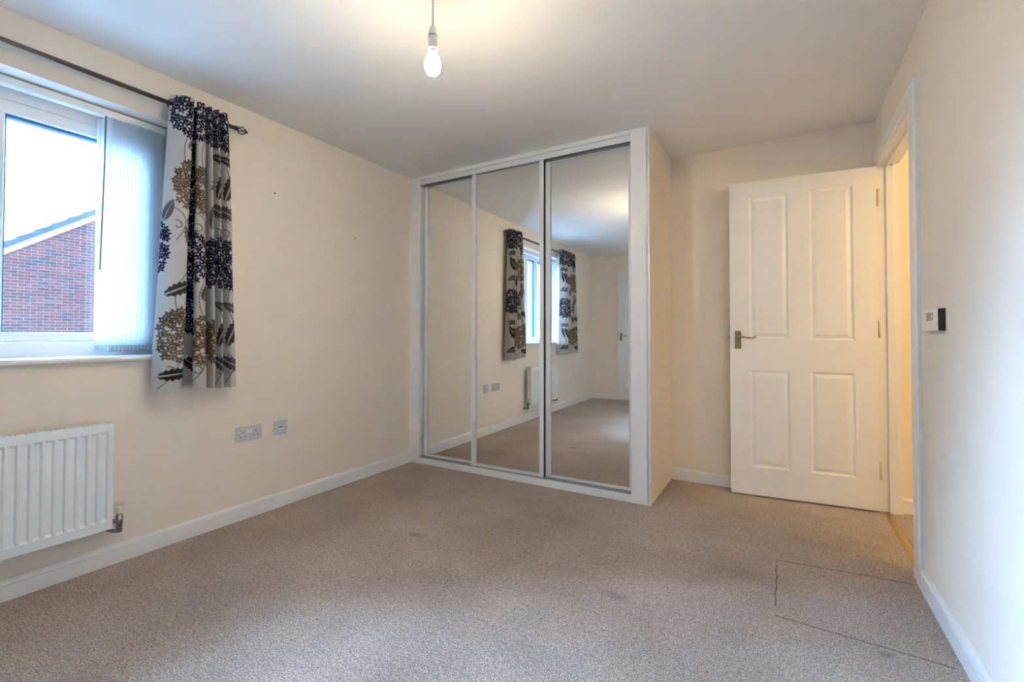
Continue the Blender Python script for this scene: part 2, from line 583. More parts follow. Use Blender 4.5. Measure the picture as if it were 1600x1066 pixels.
# ------------------------------------------------------------------ window
def window():
    root = struct(empty('window_1', (-0.15, (WY0 + WY1) / 2, WZ0)), 'white framed casement window looking onto a brick gable')
    X0, X1 = -0.240, -0.167
    fr = MB()
    fw = 0.048
    fr.box(X0, X1, WY0, WY1, WZ0, 0.984 - 0.003).box(X0, X1, WY0, WY1, 1.980, WZ1)
    fr.box(X0, X1, WY0, WY0 + fw, 0.98, 1.981).box(X0, X1, WY1 - fw, WY1, 0.98, 1.981)
    fr.build('window_frame', 'upvc_white', root, bevel=0.004)
    for y in (0.468, 0.19):
        MB().box(X0, X1, y - 0.038, y + 0.038, 0.98, 1.981).build('mullion', 'upvc_white', root, bevel=0.004)
    # opening lights: sash frame, gasket, pane
    for (a, b, sash) in ((0.513, 1.050, True), (0.231, 0.427, False), (-0.097, 0.149, False)):
        z0, z1 = 0.986, 1.978
        if sash:
            s = MB()
            sw0, sw1 = 0.038, 0.053
            xs0, xs1 = -0.225, -0.161
            s.box(xs0, xs1, a, b, z0, z0 + sw0).box(xs0, xs1, a, b, z1 - sw1, z1)
            s.box(xs0, xs1, a, a + sw1, z0 + sw0, z1 - sw1).box(xs0, xs1, b - sw1, b, z0 + sw0, z1 - sw1)
            so = s.build('sash', 'upvc_white', root, bevel=0.005)
            a, b, z0, z1 = a + sw1, b - sw1, z0 + sw0, z1 - sw1
            h = MB().box(-0.161, -0.152, 0.531, 0.549, 1.36, 1.43).tube([(-0.152, 0.54, 1.40), (-0.138, 0.54, 1.40), (-0.134, 0.54, 1.39), (-0.134, 0.54, 1.29)], 0.007)
            h.build('window_handle', 'plastic_white', so)
        else:
            so = root
        g = MB()
        gx0, gx1 = -0.211, -0.179
        gw = 0.007
        g.box(gx0, gx1, a, b, z1 - gw * 1.6, z1).box(gx0, gx1, a, a + gw, z0, z1 - gw).box(gx0, gx1, b - gw, b, z0, z1 - gw).box(gx0, gx1, a, b, z0, z0 + 0.003)
        g.build('gasket', 'gasket', so)
        MB().box(-0.197, -0.193, a + 0.001, b - 0.001, z0 + 0.001, z1 - 0.001).build('glass_pane', 'window_glass', so)
    # inside sill with rounded nose, oversailing the wall
    zt = 0.92
    n = [(-0.167, zt - 0.024), (0.030, zt - 0.024), (0.036, zt - 0.020), (0.039, zt - 0.012), (0.036, zt - 0.004), (0.030, zt), (-0.167, zt)]
    sl = MB().prism(n, lambda a, b, t: (a, t, b), WY0 + 0.001, WY1 - 0.001)
    nose = [(0.0005, zt - 0.024), (0.030, zt - 0.024), (0.036, zt - 0.020), (0.039, zt - 0.012), (0.036, zt - 0.004), (0.030, zt), (0.0005, zt)]
    sl.prism(nose, lambda a, b, t: (a, t, b), WY0 - 0.05, WY0 + 0.001).prism(nose, lambda a, b, t: (a, t, b), WY1 - 0.001, WY1 + 0.05)
    sl.build('window_sill', 'gloss_white', root)
window()

# ------------------------------------------------------------------ doorway and doors
def doorway():
    root = struct(empty('trim_1', (W, (DY0 + DY1) / 2, 0)), 'white door lining and architrave around the open doorway')
    j = MB().box(W - 0.001, W + 0.101, DY0 - 0.022, DY0, 0, DZ + 0.022)
    j.build('jamb', 'gloss_white', root)
    MB().box(W - 0.001, W + 0.101, DY1, DY1 + 0.022, 0, DZ + 0.022).build('jamb', 'gloss_white', root)
    MB().box(W - 0.001, W + 0.101, DY0, DY1, DZ, DZ + 0.022).build('head_lining', 'gloss_white', root)
    for (y0, y1, z0, z1) in ((DY0, DY0 + 0.012, 0, DZ), (DY1 - 0.012, DY1, 0, DZ), (DY0 + 0.012, DY1 - 0.012, DZ - 0.012, DZ)):
        MB().box(W + 0.040, W + 0.075, y0, y1, z0, z1).build('door_stop', 'gloss_white', root, bevel=0.002)
    # architraves: moulded section (a = away from the opening, b = out from the wall)
    A = [(0, 0), (0, 0.010), (0.006, 0.013), (0.012, 0.010), (0.018, 0.0105), (0.085, 0.016), (0.090, 0.013), (0.096, 0.017), (0.106, 0.017), (0.110, 0.012), (0.110, 0)]
    MB().prism(A, lambda a, b, t: (W - b - 1e-4, DY0 - 0.006 - a, t), 0.0, DZ + 0.062).build('architrave', 'gloss_white', root)
    A2 = [(a * 0.55, b) for a, b in A]
    MB().prism(A2, lambda a, b, t: (W - b - 2e-4, t, DZ + 0.006 + a), DY0 - 0.114, D - 1e-3).build('architrave', 'gloss_white', root)
    A3 = [(0, 0), (0, 0.010), (0.006, 0.013), (0.020, 0.014), (0.026, 0.0)]
    MB().prism(A3, lambda a, b, t: (W - b - 1e-4, DY1 + 0.006 + a, t), 0.0, DZ + 0.006).build('architrave', 'gloss_white', root)
    MB().tube([(W + 0.062, DY1 - 0.02, DZ - 0.0135), (W + 0.062, DY1 - 0.055, DZ - 0.0135)], 0.003, 6).build('screw_head', 'old_brass', root)
doorway()

PANELS = [(0.443, 0.659, 0.992, 1.897), (0.113, 0.332, 0.985, 1.897), (0.440, 0.658, 0.185, 0.792), (0.110, 0.332, 0.185, 0.792)]
LW, LZ0, LZ1, LT = 0.7716, 0.010, 1.991, 0.035

def four_panel_leaf(name, loc, rz, label):
    """local x runs from the hinge (0) to the free edge (-LW); front faces -y"""
    root = struct(empty(name, loc, rz), label)
    xs = sorted({0.0, LW} | {p[0] for p in PANELS} | {p[1] for p in PANELS})
    zs = sorted({LZ0, LZ1} | {p[2] for p in PANELS} | {p[3] for p in PANELS})
    mb = MB()
    for y, sgn in ((0.0, 1), (LT, -1)):
        for i in range(len(xs) - 1):
            for k in range(len(zs) - 1):
                cx, cz = (xs[i] + xs[i + 1]) / 2, (zs[k] + zs[k + 1]) / 2
                if any(p[0] < cx < p[1] and p[2] < cz < p[3] for p in PANELS):
                    continue
                mb.quad((-xs[i], y, zs[k]), (-xs[i], y, zs[k + 1]), (-xs[i + 1], y, zs[k + 1]), (-xs[i + 1], y, zs[k]))
        for (a, b, c, d) in PANELS:
            rings = [(0, 0), (0.003, 0.0035), (0.008, 0.006), (0.011, 0.0085), (0.014, 0.0085)]
            for (i0, d0), (i1, d1) in zip(rings[:-1], rings[1:]):
                r0 = [(-(a + i0), c + i0), (-(b - i0), c + i0), (-(b - i0), d - i0), (-(a + i0), d - i0)]
                r1 = [(-(a + i1), c + i1), (-(b - i1), c + i1), (-(b - i1), d - i1), (-(a + i1), d - i1)]
                for q in range(4):
                    w = (q + 1) % 4
                    mb.quad((r0[q][0], y + sgn * d0, r0[q][1]), (r0[w][0], y + sgn * d0, r0[w][1]), (r1[w][0], y + sgn * d1, r1[w][1]), (r1[q][0], y + sgn * d1, r1[q][1]))
    mb.quad((0, 0, LZ0), (0, LT, LZ0), (0, LT, LZ1), (0, 0, LZ1))
    mb.quad((-LW, 0, LZ0), (-LW, LT, LZ0), (-LW, LT, LZ1), (-LW, 0, LZ1))
    mb.quad((0, 0, LZ0), (0, LT, LZ0), (-LW, LT, LZ0), (-LW, 0, LZ0))
    mb.quad((0, 0, LZ1), (0, LT, LZ1), (-LW, LT, LZ1), (-LW, 0, LZ1))
    mb.build('door_leaf', 'door_white', root, world=False)
    for (a, b, c, d) in PANELS:
        pm = MB()
        for y, sgn in ((0.0, 1), (LT, -1)):
            i0, d0, i1, d1 = 0.014, 0.0085, 0.034, 0.0022
            r0 = [(-(a + i0), c + i0), (-(b - i0), c + i0), (-(b - i0), d - i0), (-(a + i0), d - i0)]
            r1 = [(-(a + i1), c + i1), (-(b - i1), c + i1), (-(b - i1), d - i1), (-(a + i1), d - i1)]
            for q in range(4):
                w = (q + 1) % 4
                pm.quad((r0[q][0], y + sgn * d0, r0[q][1]), (r0[w][0], y + sgn * d0, r0[w][1]), (r1[w][0], y + sgn * d1, r1[w][1]), (r1[q][0], y + sgn * d1, r1[q][1]))
            pm.quad(*[(x, y + sgn * d1, z) for x, z in r1])
        pm.build('panel', 'door_white', root, world=False)
    # handles on both faces
    for y, s in ((0.0, -1), (LT, 1)):
        hp = MB().box(-0.745, -0.707, min(y, y + s * 0.007), max(y, y + s * 0.007), 0.928, 1.042).build('door_handle', 'old_brass', root, bevel=0.002, world=False)
        hp['label'] = 'brass lever handle on a long plate'
        c = (-0.726, y + s * 0.007, 1.004)
        pts = [(c[0], c[1], c[2]), (c[0], c[1] + s * 0.030, c[2]), (c[0] + 0.010, c[1] + s * 0.040, c[2] + 0.001), (c[0] + 0.030, c[1] + s * 0.042, c[2] - 0.001),
               (c[0] + 0.060, c[1] + s * 0.042, c[2] - 0.007), (c[0] + 0.082, c[1] + s * 0.042, c[2] - 0.008), (c[0] + 0.096, c[1] + s * 0.041, c[2] - 0.001), (c[0] + 0.098, c[1] + s * 0.040, c[2] + 0.005)]
        MB().tube(pts, [0.009, 0.008, 0.0075, 0.0062, 0.0055, 0.0055, 0.006, 0.0045], 10).build('lever', 'old_brass', hp, world=False)
    MB().box(-LW - 0.001, -LW + 0.004, 0.007, 0.028, 0.93, 1.08).build('latch_plate', 'old_brass', root, world=False)
    MB().box(-LW - 0.011, -LW, 0.011, 0.024, 0.992, 1.004).build('latch_bolt', 'old_brass', root, world=False)
    for z in (0.19, 1.00, 1.76):
        MB().tube([(0.006, -0.002, z), (0.006, -0.002, z + 0.10)], 0.0055, 8).box(0.0005, 0.003, 0.0, 0.030, z, z + 0.10).build('hinge', 'painted_hinge', root, world=False)
    return root
four_panel_leaf('door_1', (3.0645, 3.307, 0), 0.0879, 'white four panel bedroom door standing open against the back wall')
# leaf lying open before the rear wall, seen only in the right mirror
four_panel_leaf('door_2', (1.217, REAR + 0.032, 0), 0.0, 'white panel door at the far end of the room, seen in the mirror')
bpy.data.objects['door_2'].scale = (1, -1, 1)

# ------------------------------------------------------------------ fitted wardrobe
def wardrobe():
    root = tag(empty('wardrobe', (WW / 2, DW, 0)), 'fitted wardrobe with three mirrored sliding doors in white frames', 'wardrobe')
    DEP = D - 0.0005
    MB().box(WW - 0.018, WW, DW, DEP, 0.001, H - 0.001).build('side_panel', 'wardrobe_panel', root)
    MB().box(WW - 0.0125, WW + 0.0006, DW - 0.001, DW + 0.0005, 0.001, H - 0.001).build('edging', 'wardrobe_white', root)
    MB().box(1.788, WW - 0.0127, DW, DW + 0.018, 0.001, H - 0.001).build('filler_panel', 'wardrobe_white', root, bevel=0.0015)
    MB().box(1.788, 1.800, DW + 0.018, DW + 0.12, 0.055, 2.2).build('return_panel', 'wardrobe_white', root)
    MB().box(0.0005, 0.101, DW, DW + 0.018, 0.001, H - 0.001).build('filler_panel', 'wardrobe_white', root, bevel=0.0015)
    MB().box(0.090, 0.101, DW + 0.018, DW + 0.12, 0.055, 2.2).build('return_panel', 'wardrobe_white', root)
    MB().box(0.1015, 1.7875, DW, DW + 0.018, 2.2445, H - 0.001).build('fascia', 'wardrobe_white', root)
    MB().box(0.1015, 1.7875, DW + 0.001, DW + 0.018, 0.001, 0.050).build('plinth', 'wardrobe_white', root, bevel=0.0015)
    t = MB().box(0.1015, 1.7875, DW + 0.0005, DW + 0.004, 2.203, 2.241)
    t.box(0.1015, 1.7875, DW + 0.004, DW + 0.085, 2.233, 2.241)
    t.box(0.1015, 1.7875, DW + 0.034, DW + 0.036, 2.222, 2.233)
    t.build('top_track', 'white_aluminium', root)
    MB().box(0.1015, 1.7875, DW + 0.0045, DW + 0.0335, 2.226, 2.2325).build('track_channel', 'track_grey', root)
    MB().box(0.1015, 1.7875, DW + 0.0365, DW + 0.0575, 2.219, 2.2325).build('track_channel', 'track_grey', root)
    MB().box(0.1015, 1.7875, DW + 0.0605, DW + 0.0845, 2.150, 2.2325).build('track_back', 'track_grey', root)
    b = MB().box(0.1015, 1.7875, DW + 0.002, DW + 0.085, 0.0505, 0.0525)
    for yy in (0.003, 0.017, 0.042):
        b.box(0.1015, 1.7875, DW + yy, DW + yy + 0.002, 0.0525, 0.0565)
    b.build('bottom_track', 'track_grey', root)
    MB().box(0.1015, 1.7875, DW + 0.018, DW + 0.4, 0.001, 0.050).build('base_board', 'wardrobe_white', root)

    ROT = 0.008
    def door(x0, x1, ym, zlo, zhi, swl, swr, railb, railt):
        cx, w = (x0 + x1) / 2, x1 - x0
        dr = MB().box(-w / 2 + 0.004, w / 2 - 0.004, 0.004, 0.009, zlo + 0.003, zhi - 0.003).build('sliding_door', 'wardrobe_white', None)
        dr.parent = root
        dr.location = Vector((cx, ym, 0)) - root.location
        dr.rotation_euler = (0, 0, ROT)
        def sub(mb, nm, mt, bev=0.0):
            o = mb.build(nm, mt, None, bevel=bev)
            o.parent = dr
            return o
        sub(MB().box(-w / 2 + 0.006, w / 2 - 0.006, 0.0, 0.0035, zlo + 0.006, zhi - 0.006), 'mirror', 'mirror_glass')
        for a, c in ((-w / 2, -w / 2 + swl), (w / 2 - swr, w / 2)):
            s = MB().box(a, a + 0.004, -0.010, 0.012, zlo, zhi).box(c - 0.004, c, -0.010, 0.012, zlo, zhi)
            s.box(a + 0.004, c - 0.004, -0.0075, -0.0008, zlo, zhi)
            sub(s, 'stile', 'white_aluminium')
        sub(MB().box(-w / 2 + swl, w / 2 - swr, -0.007, -0.0006, zlo, zlo + railb), 'rail', 'white_aluminium', 0.001)
        sub(MB().box(-w / 2 + swl, w / 2 - swr, -0.007, -0.0006, zhi - railt, zhi), 'rail', 'white_aluminium', 0.001)
        return dr
    a = door(0.120, 0.622, DW + 0.047, 0.0575, 2.192, 0.029, 0.030, 0.016, 0.008)
    b = door(0.600, 1.192, DW + 0.018, 0.0575, 2.218, 0.036, 0.032, 0.018, 0.012)
    c = door(1.1940, 1.7755, DW + 0.047, 0.0575, 2.192, 0.036, 0.010, 0.016, 0.008)
    wc = 1.7755 - 1.1940
    sb = MB().box(-wc / 2 - 0.024, -wc / 2 - 0.0005, -0.004, 0.008, 0.0575, 2.192).build('dark_strip', 'dark_gap', None)  # black strip added so the gap between the doors reads dark
    sb.parent = c
    wb = 1.192 - 0.600
    sb = MB().box(wb / 2 + 0.0002, wb / 2 + 0.0016, -0.0095, 0.0125, 0.0575, 2.218).build('dark_strip', 'dark_gap', None)  # black strip over the middle door's right edge
    sb.parent = b
    a['label'] = 'narrow left mirror door'
    b['label'] = 'middle mirror door on the front track'
    c['label'] = 'wide right mirror door'
    # inside: bare shelf and back so the slits look into a real dark carcass
    MB().box(0.102, WW - 0.02, DW + 0.12, D - 0.03, 1.70, 1.718).build('shelf', 'wardrobe_panel', root)
wardrobe()

# ------------------------------------------------------------------ radiator
def radiator():
    Y0, Y1, Z0, Z1, XF, XB = 0.150, 0.845, 0.188, 0.636, 0.100, 0.045
    root = tag(empty('radiator', (0.07, (Y0 + Y1) / 2, Z0)), 'white ribbed panel radiator hung under the window', 'radiator')
    mb = MB()
    n = 20
    pitch = (Y1 - Y0 - 0.026) / n
    ys = [Y0]
    cells = []
    for k in range(n):
        a = Y0 + 0.013 + k * pitch + 0.0045
        cells.append((a, a + pitch - 0.009))
        ys += [a, a + pitch - 0.009]
    ys.append(Y1)
    zs = [Z0, Z0 + 0.036, Z1 - 0.036, Z1]
    for i in range(len(ys) - 1):
        for k in range(3):
            if k == 1 and i % 2 == 1:
                continue
            mb.quad((XF, ys[i], zs[k]), (XF, ys[i + 1], zs[k]), (XF, ys[i + 1], zs[k + 1]), (XF, ys[i], zs[k + 1]))
    for a, b in cells:
        i1, dp, iz = 0.0050, 0.011, 0.009
        r0 = [(a, zs[1]), (b, zs[1]), (b, zs[2]), (a, zs[2])]
        r1 = [(a + i1, zs[1] + iz), (b - i1, zs[1] + iz), (b - i1, zs[2] - iz), (a + i1, zs[2] - iz)]
        for q in range(4):
            w = (q + 1) % 4
            mb.quad((XF, *r0[q]), (XF, *r0[w]), (XF - dp, *r1[w]), (XF - dp, *r1[q]))
        mb.quad(*[(XF - dp, y, z) for y, z in r1])
    # folded rim
    for (p, q) in (((Y0, Z0), (Y1, Z0)), ((Y1, Z0), (Y1, Z1)), ((Y1, Z1), (Y0, Z1)), ((Y0, Z1), (Y0, Z0))):
        mb.quad((XF, *p), (XF, *q), (XF - 0.012, *q), (XF - 0.012, *p))
    mb.quad((XF - 0.012, Y0, Z0), (XF - 0.012, Y1, Z0), (XF - 0.012, Y1, Z1), (XF - 0.012, Y0, Z1))
    mb.build('front_panel', 'radiator_enamel', root, fixn=True)
    MB().box(XB, XF - 0.0125, Y1 - 0.0035, Y1 + 0.0012, Z0 + 0.004, Z1 + 0.001).build('side_panel', 'radiator_enamel', root, bevel=0.001)
    MB().box(XB, XF - 0.0125, Y0 - 0.0012, Y0 + 0.0035, Z0 + 0.004, Z1 + 0.001).build('side_panel', 'radiator_enamel', root, bevel=0.001)
    g = MB().box(XB, XB + 0.004, Y0 + 0.004, Y1 - 0.004, Z1 - 0.016, Z1 + 0.001).box(XF - 0.0165, XF - 0.0125, Y0 + 0.004, Y1 - 0.004, Z1 - 0.016, Z1 + 0.001)
    k = Y0 + 0.02
    while k < Y1 - 0.02:
        g.box(XB + 0.004, XF - 0.0165, k, k + 0.005, Z1 - 0.003, Z1 + 0.001)
        k += 0.014
    g.build('top_grille', 'radiator_enamel', root)
    c = MB()
    k = Y0 + 0.02
    while k < Y1 - 0.03:
        c.box(XB + 0.004, XF - 0.014, k, k + 0.0015, Z0 + 0.03, Z1 - 0.03)
        k += 0.025
    c.build('convector_fin', 'radiator_shade', root)['kind'] = 'stuff'
    for y in (Y0 + 0.12, Y1 - 0.12):
        MB().box(0.0008, XB + 0.003, y - 0.02, y + 0.02, Z0 + 0.03, Z0 + 0.30).build('bracket', 'radiator_enamel', root)
    MB().tube([(0.066, Y1 + 0.001, 0.612), (0.066, Y1 + 0.009, 0.612)], 0.006, 8).build('bleed_valve', 'chrome', root)
    MB().tube([(0.066, Y0 - 0.001, 0.612), (0.066, Y0 - 0.009, 0.612)], 0.006, 8).build('bleed_valve', 'chrome', root)
    for s, ye in ((1, Y1), (-1, Y0)):
        yc = ye + s * 0.033
        v = MB().lathe([(0.010, 0.155), (0.0115, 0.158), (0.0115, 0.185), (0.0135, 0.188), (0.0135, 0.226), (0.0105, 0.229), (0.0105, 0.236)], (0.07, yc, 0), 14)
        v.tube([(0.07, yc, 0.207), (0.07, ye + s * 0.010, 0.207)], 0.0085, 10).lathe([(0.0125, 0.0), (0.0125, s * 0.011)], (0.07, ye + s * 0.0015, 0.207), 6, 'y')
        v.tube([(0.07, yc, 0.170), (0.068, yc, 0.160), (0.055, yc - s * 0.010, 0.158), (0.030, yc - s * 0.018, 0.158), (0.001, yc - s * 0.020, 0.158)], [0.0095, 0.0095, 0.0085, 0.0075, 0.0075], 10)
        vo = v.build('valve', 'chrome', root)
        cap = MB().lathe([(0.0098, 0.2362), (0.0105, 0.240), (0.0135, 0.262), (0.0135, 0.265), (0.011, 0.266)], (0.07, yc, 0), 16)
        if s == 1:
            cap.quad((0.078, yc + 0.006, 0.264), (0.084, yc + 0.012, 0.272), (0.080, yc + 0.022, 0.273), (0.072, yc + 0.012, 0.264))
        co = cap.build('valve_cap', 'plastic_cream', vo, fixn=False)
radiator()

# ------------------------------------------------------------------ curtain pole and curtains
PX, PZ = 0.072, 2.114
def curtain_pole():
    root = tag(empty('curtain_pole', (PX, 0.44, PZ)), 'dark bronze curtain pole with twisted cage finials above the window', 'curtain pole')
    MB().tube([(PX, -0.475, PZ), (PX, 1.345, PZ)], 0.0105, 16).build('pole', 'pole_metal', root)
    for s, y in ((1, 1.345), (-1, -0.475)):
        fb = MB().lathe([(0.0125, 0), (0.0125, s * 0.008), (0.006, s * 0.012), (0.006, s * 0.016)], (PX, y, PZ), 14, 'y')
        for k in range(5):
            pts = []
            for q in range(11):
                t = q / 10
                an = 2 * math.pi * k / 5 + t * 2.2
                rr = 0.004 + 0.0175 * math.sin(math.pi * t) ** 0.8
                pts.append((PX + rr * math.cos(an), y + s * (0.014 + 0.042 * t), PZ + rr * math.sin(an)))
            fb.tube(pts, 0.0022, 6)
        fb.ball((PX, y + s * 0.060, PZ), 0.0065, 10)
        fb.build('finial', 'black_iron', root)
    for y in (1.235, -0.365):
        b = MB().lathe([(0.020, 0.0005), (0.020, 0.004), (0.008, 0.007), (0.008, PX - 0.012)], (0, y, PZ - 0.004), 14, 'x')
        b.tube([(PX, y - 0.004, PZ), (PX, y + 0.004, PZ)], 0.0135, 14)
        b.build('bracket', 'black_iron', root)
curtain_pole()

# --- the printed cloth: colour of every mesh point, drawn in cloth coordinates (s along the cloth, z)
FABRIC = np.array([0.535, 0.515, 0.495])
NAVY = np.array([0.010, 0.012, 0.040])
GREY = np.array([0.085, 0.082, 0.085])
DARK = np.array([0.030, 0.027, 0.027])
GOLD = np.array([0.205, 0.130, 0.056])
BROWN = np.array([0.075, 0.052, 0.040])
STEM = np.array([0.095, 0.085, 0.080])

class Print:
    def __init__(self, S, Z, aa):
        self.S, self.Z, self.aa = S, Z, aa
        self.img = np.broadcast_to(FABRIC, S.shape + (3,)).copy()
    def window(self, s0, s1, z0, z1):
        i = np.where((self.S[0] >= s0) & (self.S[0] <= s1))[0]
        k = np.where((self.Z[:, 0] >= z0) & (self.Z[:, 0] <= z1))[0]
        if len(i) == 0 or len(k) == 0:
            return None
        return slice(k[0], k[-1] + 1), slice(i[0], i[-1] + 1)
    def paint(self, w, cover, col):
        c = np.clip(cover, 0, 1)[..., None]
        self.img[w] = self.img[w] * (1 - c) + np.asarray(col) * c
    def leaf(self, s, z, ang, L, Wd, col, vein=True, serr=0.0, curve=0.0):
        r = L * 0.62
        w = self.window(s - r, s + r, z - r, z + r)
        if w is None: return
        x, y = self.S[w] - s, self.Z[w] - z
        a = x * math.cos(ang) + y * math.sin(ang)
        b = -x * math.sin(ang) + y * math.cos(ang)
        t = a / L + 0.5
        tc = np.clip(t, 0, 1)
        b = b - curve * L * np.sin(math.pi * tc)
        half = Wd / 2 * np.sin(math.pi * tc ** 0.8) ** 0.75
        if serr:
            half = half * (1 - serr * (0.5 + 0.5 * np.cos(tc * 2 * math.pi * 7)))
        cov = np.clip((half - np.abs(b)) / self.aa + 0.5, 0, 1) * ((t > 0) & (t < 1))
        self.paint(w, cov, col)
        if vein:
            vw = Wd * 0.055 * (1.2 - tc)
            cv = np.clip((vw - np.abs(b)) / self.aa + 0.5, 0, 1) * ((t > 0.02) & (t < 0.9))
            self.paint(w, cv * 0.9, FABRIC * 0.92)
    def line(self, pts, wd, col):
        pts = np.array(pts)
        w = self.window(pts[:, 0].min() - 0.02, pts[:, 0].max() + 0.02, pts[:, 1].min() - 0.02, pts[:, 1].max() + 0.02)
        if w is None: return
        x, y = self.S[w], self.Z[w]
        dm = np.full(x.shape, 9.0)
        for p, q in zip(pts[:-1], pts[1:]):
            d = q - p
            L2 = max(1e-9, d @ d)
            t = np.clip(((x - p[0]) * d[0] + (y - p[1]) * d[1]) / L2, 0, 1)
            dm = np.minimum(dm, np.hypot(x - p[0] - t * d[0], y - p[1] - t * d[1]))
        self.paint(w, np.clip((wd - dm) / self.aa + 0.5, 0, 1), col)
    def curve(self, p0, p1, p2, wd, col):
        t = np.linspace(0, 1, 14)[:, None]
        p0, p1, p2 = map(np.array, (p0, p1, p2))
        self.line((1 - t) ** 2 * p0 + 2 * t * (1 - t) * p1 + t ** 2 * p2, wd, col)
    def swirl(self, s, z, r, d, col):
        t = np.linspace(0, 1, 22)
        an = t * 4.6 + 1.2
        rr = r * (1 - 0.8 * t)
        self.line(np.stack([s + d * rr * np.cos(an), z + rr * np.sin(an)], 1), 0.0022, col)
    def head(self, s, z, rs, rz, kind, seed):
        g = np.random.default_rng(seed)
        pts = []
        for _ in range(900):
            a = g.uniform(0, 2 * math.pi)
            q = math.sqrt(g.uniform(0, 1))
            p = (q * rs * math.cos(a), q * rz * math.sin(a))
            if all((p[0] - o[0]) ** 2 + (p[1] - o[1]) ** 2 > 0.0205 ** 2 for o in pts):
                pts.append(p)
        for p in pts:
            if kind == 'navy':
                col = NAVY * g.uniform(0.7, 1.5)
            else:
                m_ = np.clip(0.5 + p[0] / rs * 0.35 - p[1] / rz * 0.15 + g.uniform(-0.3, 0.3), 0, 1)
                col = BROWN * (1 - m_) + GOLD * m_
            a0 = g.uniform(0, 2 * math.pi)
            for k in range(5):
                a = a0 + k * 2 * math.pi / 5 + g.uniform(-0.15, 0.15)
                L = g.uniform(0.0165, 0.0205)
                self.leaf(s + p[0] + math.cos(a) * L * 0.60, z + p[1] + math.sin(a) * L * 0.60, a, L, 0.0102, col, vein=False)

def draw_print(S, Z, aa, folds, seed):
    """flower heads, leaves, stems placed on the folds as they hang"""
    P = Print(S, Z, aa)
    f1, f2, f3, f4, f5 = folds[:5]
    sm = float(S[0, -1])
    L = P.leaf
    # stems first
    for s in (f1, f2, f4, f5):
        P.curve((s + 0.03, 2.02), (s - 0.03, 1.92), (s + 0.01, 1.80), 0.0018, STEM)
        P.curve((s - 0.05, 1.62), (s + 0.06, 1.58), (s - 0.02, 1.46), 0.0018, STEM)
        P.curve((s + 0.04, 1.32), (s - 0.05, 1.22), (s + 0.01, 1.08), 0.0018, STEM)
        P.curve((s - 0.02, 0.92), (s + 0.05, 0.86), (s - 0.06, 0.76), 0.0018, STEM)
        P.swirl(s + 0.05, 1.86, 0.028, 1, STEM)
        P.swirl(s - 0.02, 1.53, 0.026, -1, STEM)
        P.swirl(s + 0.06, 1.17, 0.026, 1, STEM)
        P.swirl(s - 0.02, 0.835, 0.028, -1, STEM)
    # leaves
    L(f1 + 0.055, 1.945, 0.75, 0.12, 0.055, GREY * 1.3)
    L(f1 - 0.06, 1.60, 1.2, 0.11, 0.045, GREY * 1.4)
    L(f1 + 0.07, 1.565, 0.25, 0.11, 0.05, GREY * 1.2)
    L(f1 + 0.045, 1.47, -1.25, 0.14, 0.062, GREY * 1.5, serr=0.25)
    L(f1 + 0.01, 1.235, 0.5, 0.15, 0.062, DARK * 1.6, serr=0.25)
    L(f1 + 0.01, 0.825, 0.12, 0.15, 0.062, DARK, serr=0.25)
    L(f2 + 0.02, 1.225, 1.25, 0.10, 0.05, GREY, serr=0.15)
    L(f2 - 0.06, 1.60, 1.1, 0.11, 0.05, GREY)
    L(f2 - 0.085, 0.865, -0.55, 0.12, 0.055, DARK * 1.8, serr=0.2)
    L(f3, 1.60, 1.5, 0.12, 0.05, GREY)
    for s, q in ((f4, 0.9), (f5, 1.0)):
        L(s, 1.905, 2.75, 0.14, 0.05, DARK * 1.8, serr=0.2)
        L(s + 0.01, 1.78, 1.2, 0.17, 0.07, DARK * 1.6, serr=0.25)
        L(s - 0.005, 1.635, -0.5, 0.15, 0.068, GREY, serr=0.25)
        L(s, 1.155, 2.7, 0.12, 0.048, GREY, serr=0.2)
        L(s + 0.005, 1.035, 1.15, 0.17, 0.066, DARK * 1.8, serr=0.25)
        L(s, 0.865, -0.5, 0.15, 0.066, GREY, serr=0.25)
    # heads
    k = seed
    for s, z, rs, rz in ((f1 + 0.02, 2.075, 0.095, 0.105), (f2, 2.085, 0.085, 0.11), (f3 + 0.01, 2.085, 0.08, 0.12), (f4, 2.08, 0.09, 0.12), (f5 + 0.02, 2.07, 0.10, 0.12),
                         (f1 - 0.105, 1.43, 0.05, 0.13), (f2 - 0.045, 1.39, 0.075, 0.115), (f3, 1.375, 0.085, 0.12), (f4, 1.38, 0.085, 0.125), (f5 + 0.02, 1.375, 0.10, 0.125)):
        P.head(s, z, rs, rz, 'navy', k); k += 1
    for s, z, rs, rz in ((f1 + 0.035, 1.735, 0.075, 0.115), (f2 + 0.01, 1.73, 0.06, 0.115), (f3 + 0.03, 1.76, 0.03, 0.05),
                         (f1 + 0.015, 1.005, 0.092, 0.125), (f2 + 0.015, 0.985, 0.075, 0.12), (f3, 0.985, 0.06, 0.10)):
        P.head(s, z, rs, rz, 'gold', k); k += 1
    if len(folds) > 5:      # valley between the first two folds: extra navy flowers darken it as shade
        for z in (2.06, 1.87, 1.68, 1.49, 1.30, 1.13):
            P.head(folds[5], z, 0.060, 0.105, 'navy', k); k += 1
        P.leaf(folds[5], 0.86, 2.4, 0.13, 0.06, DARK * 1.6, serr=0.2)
    return P.img

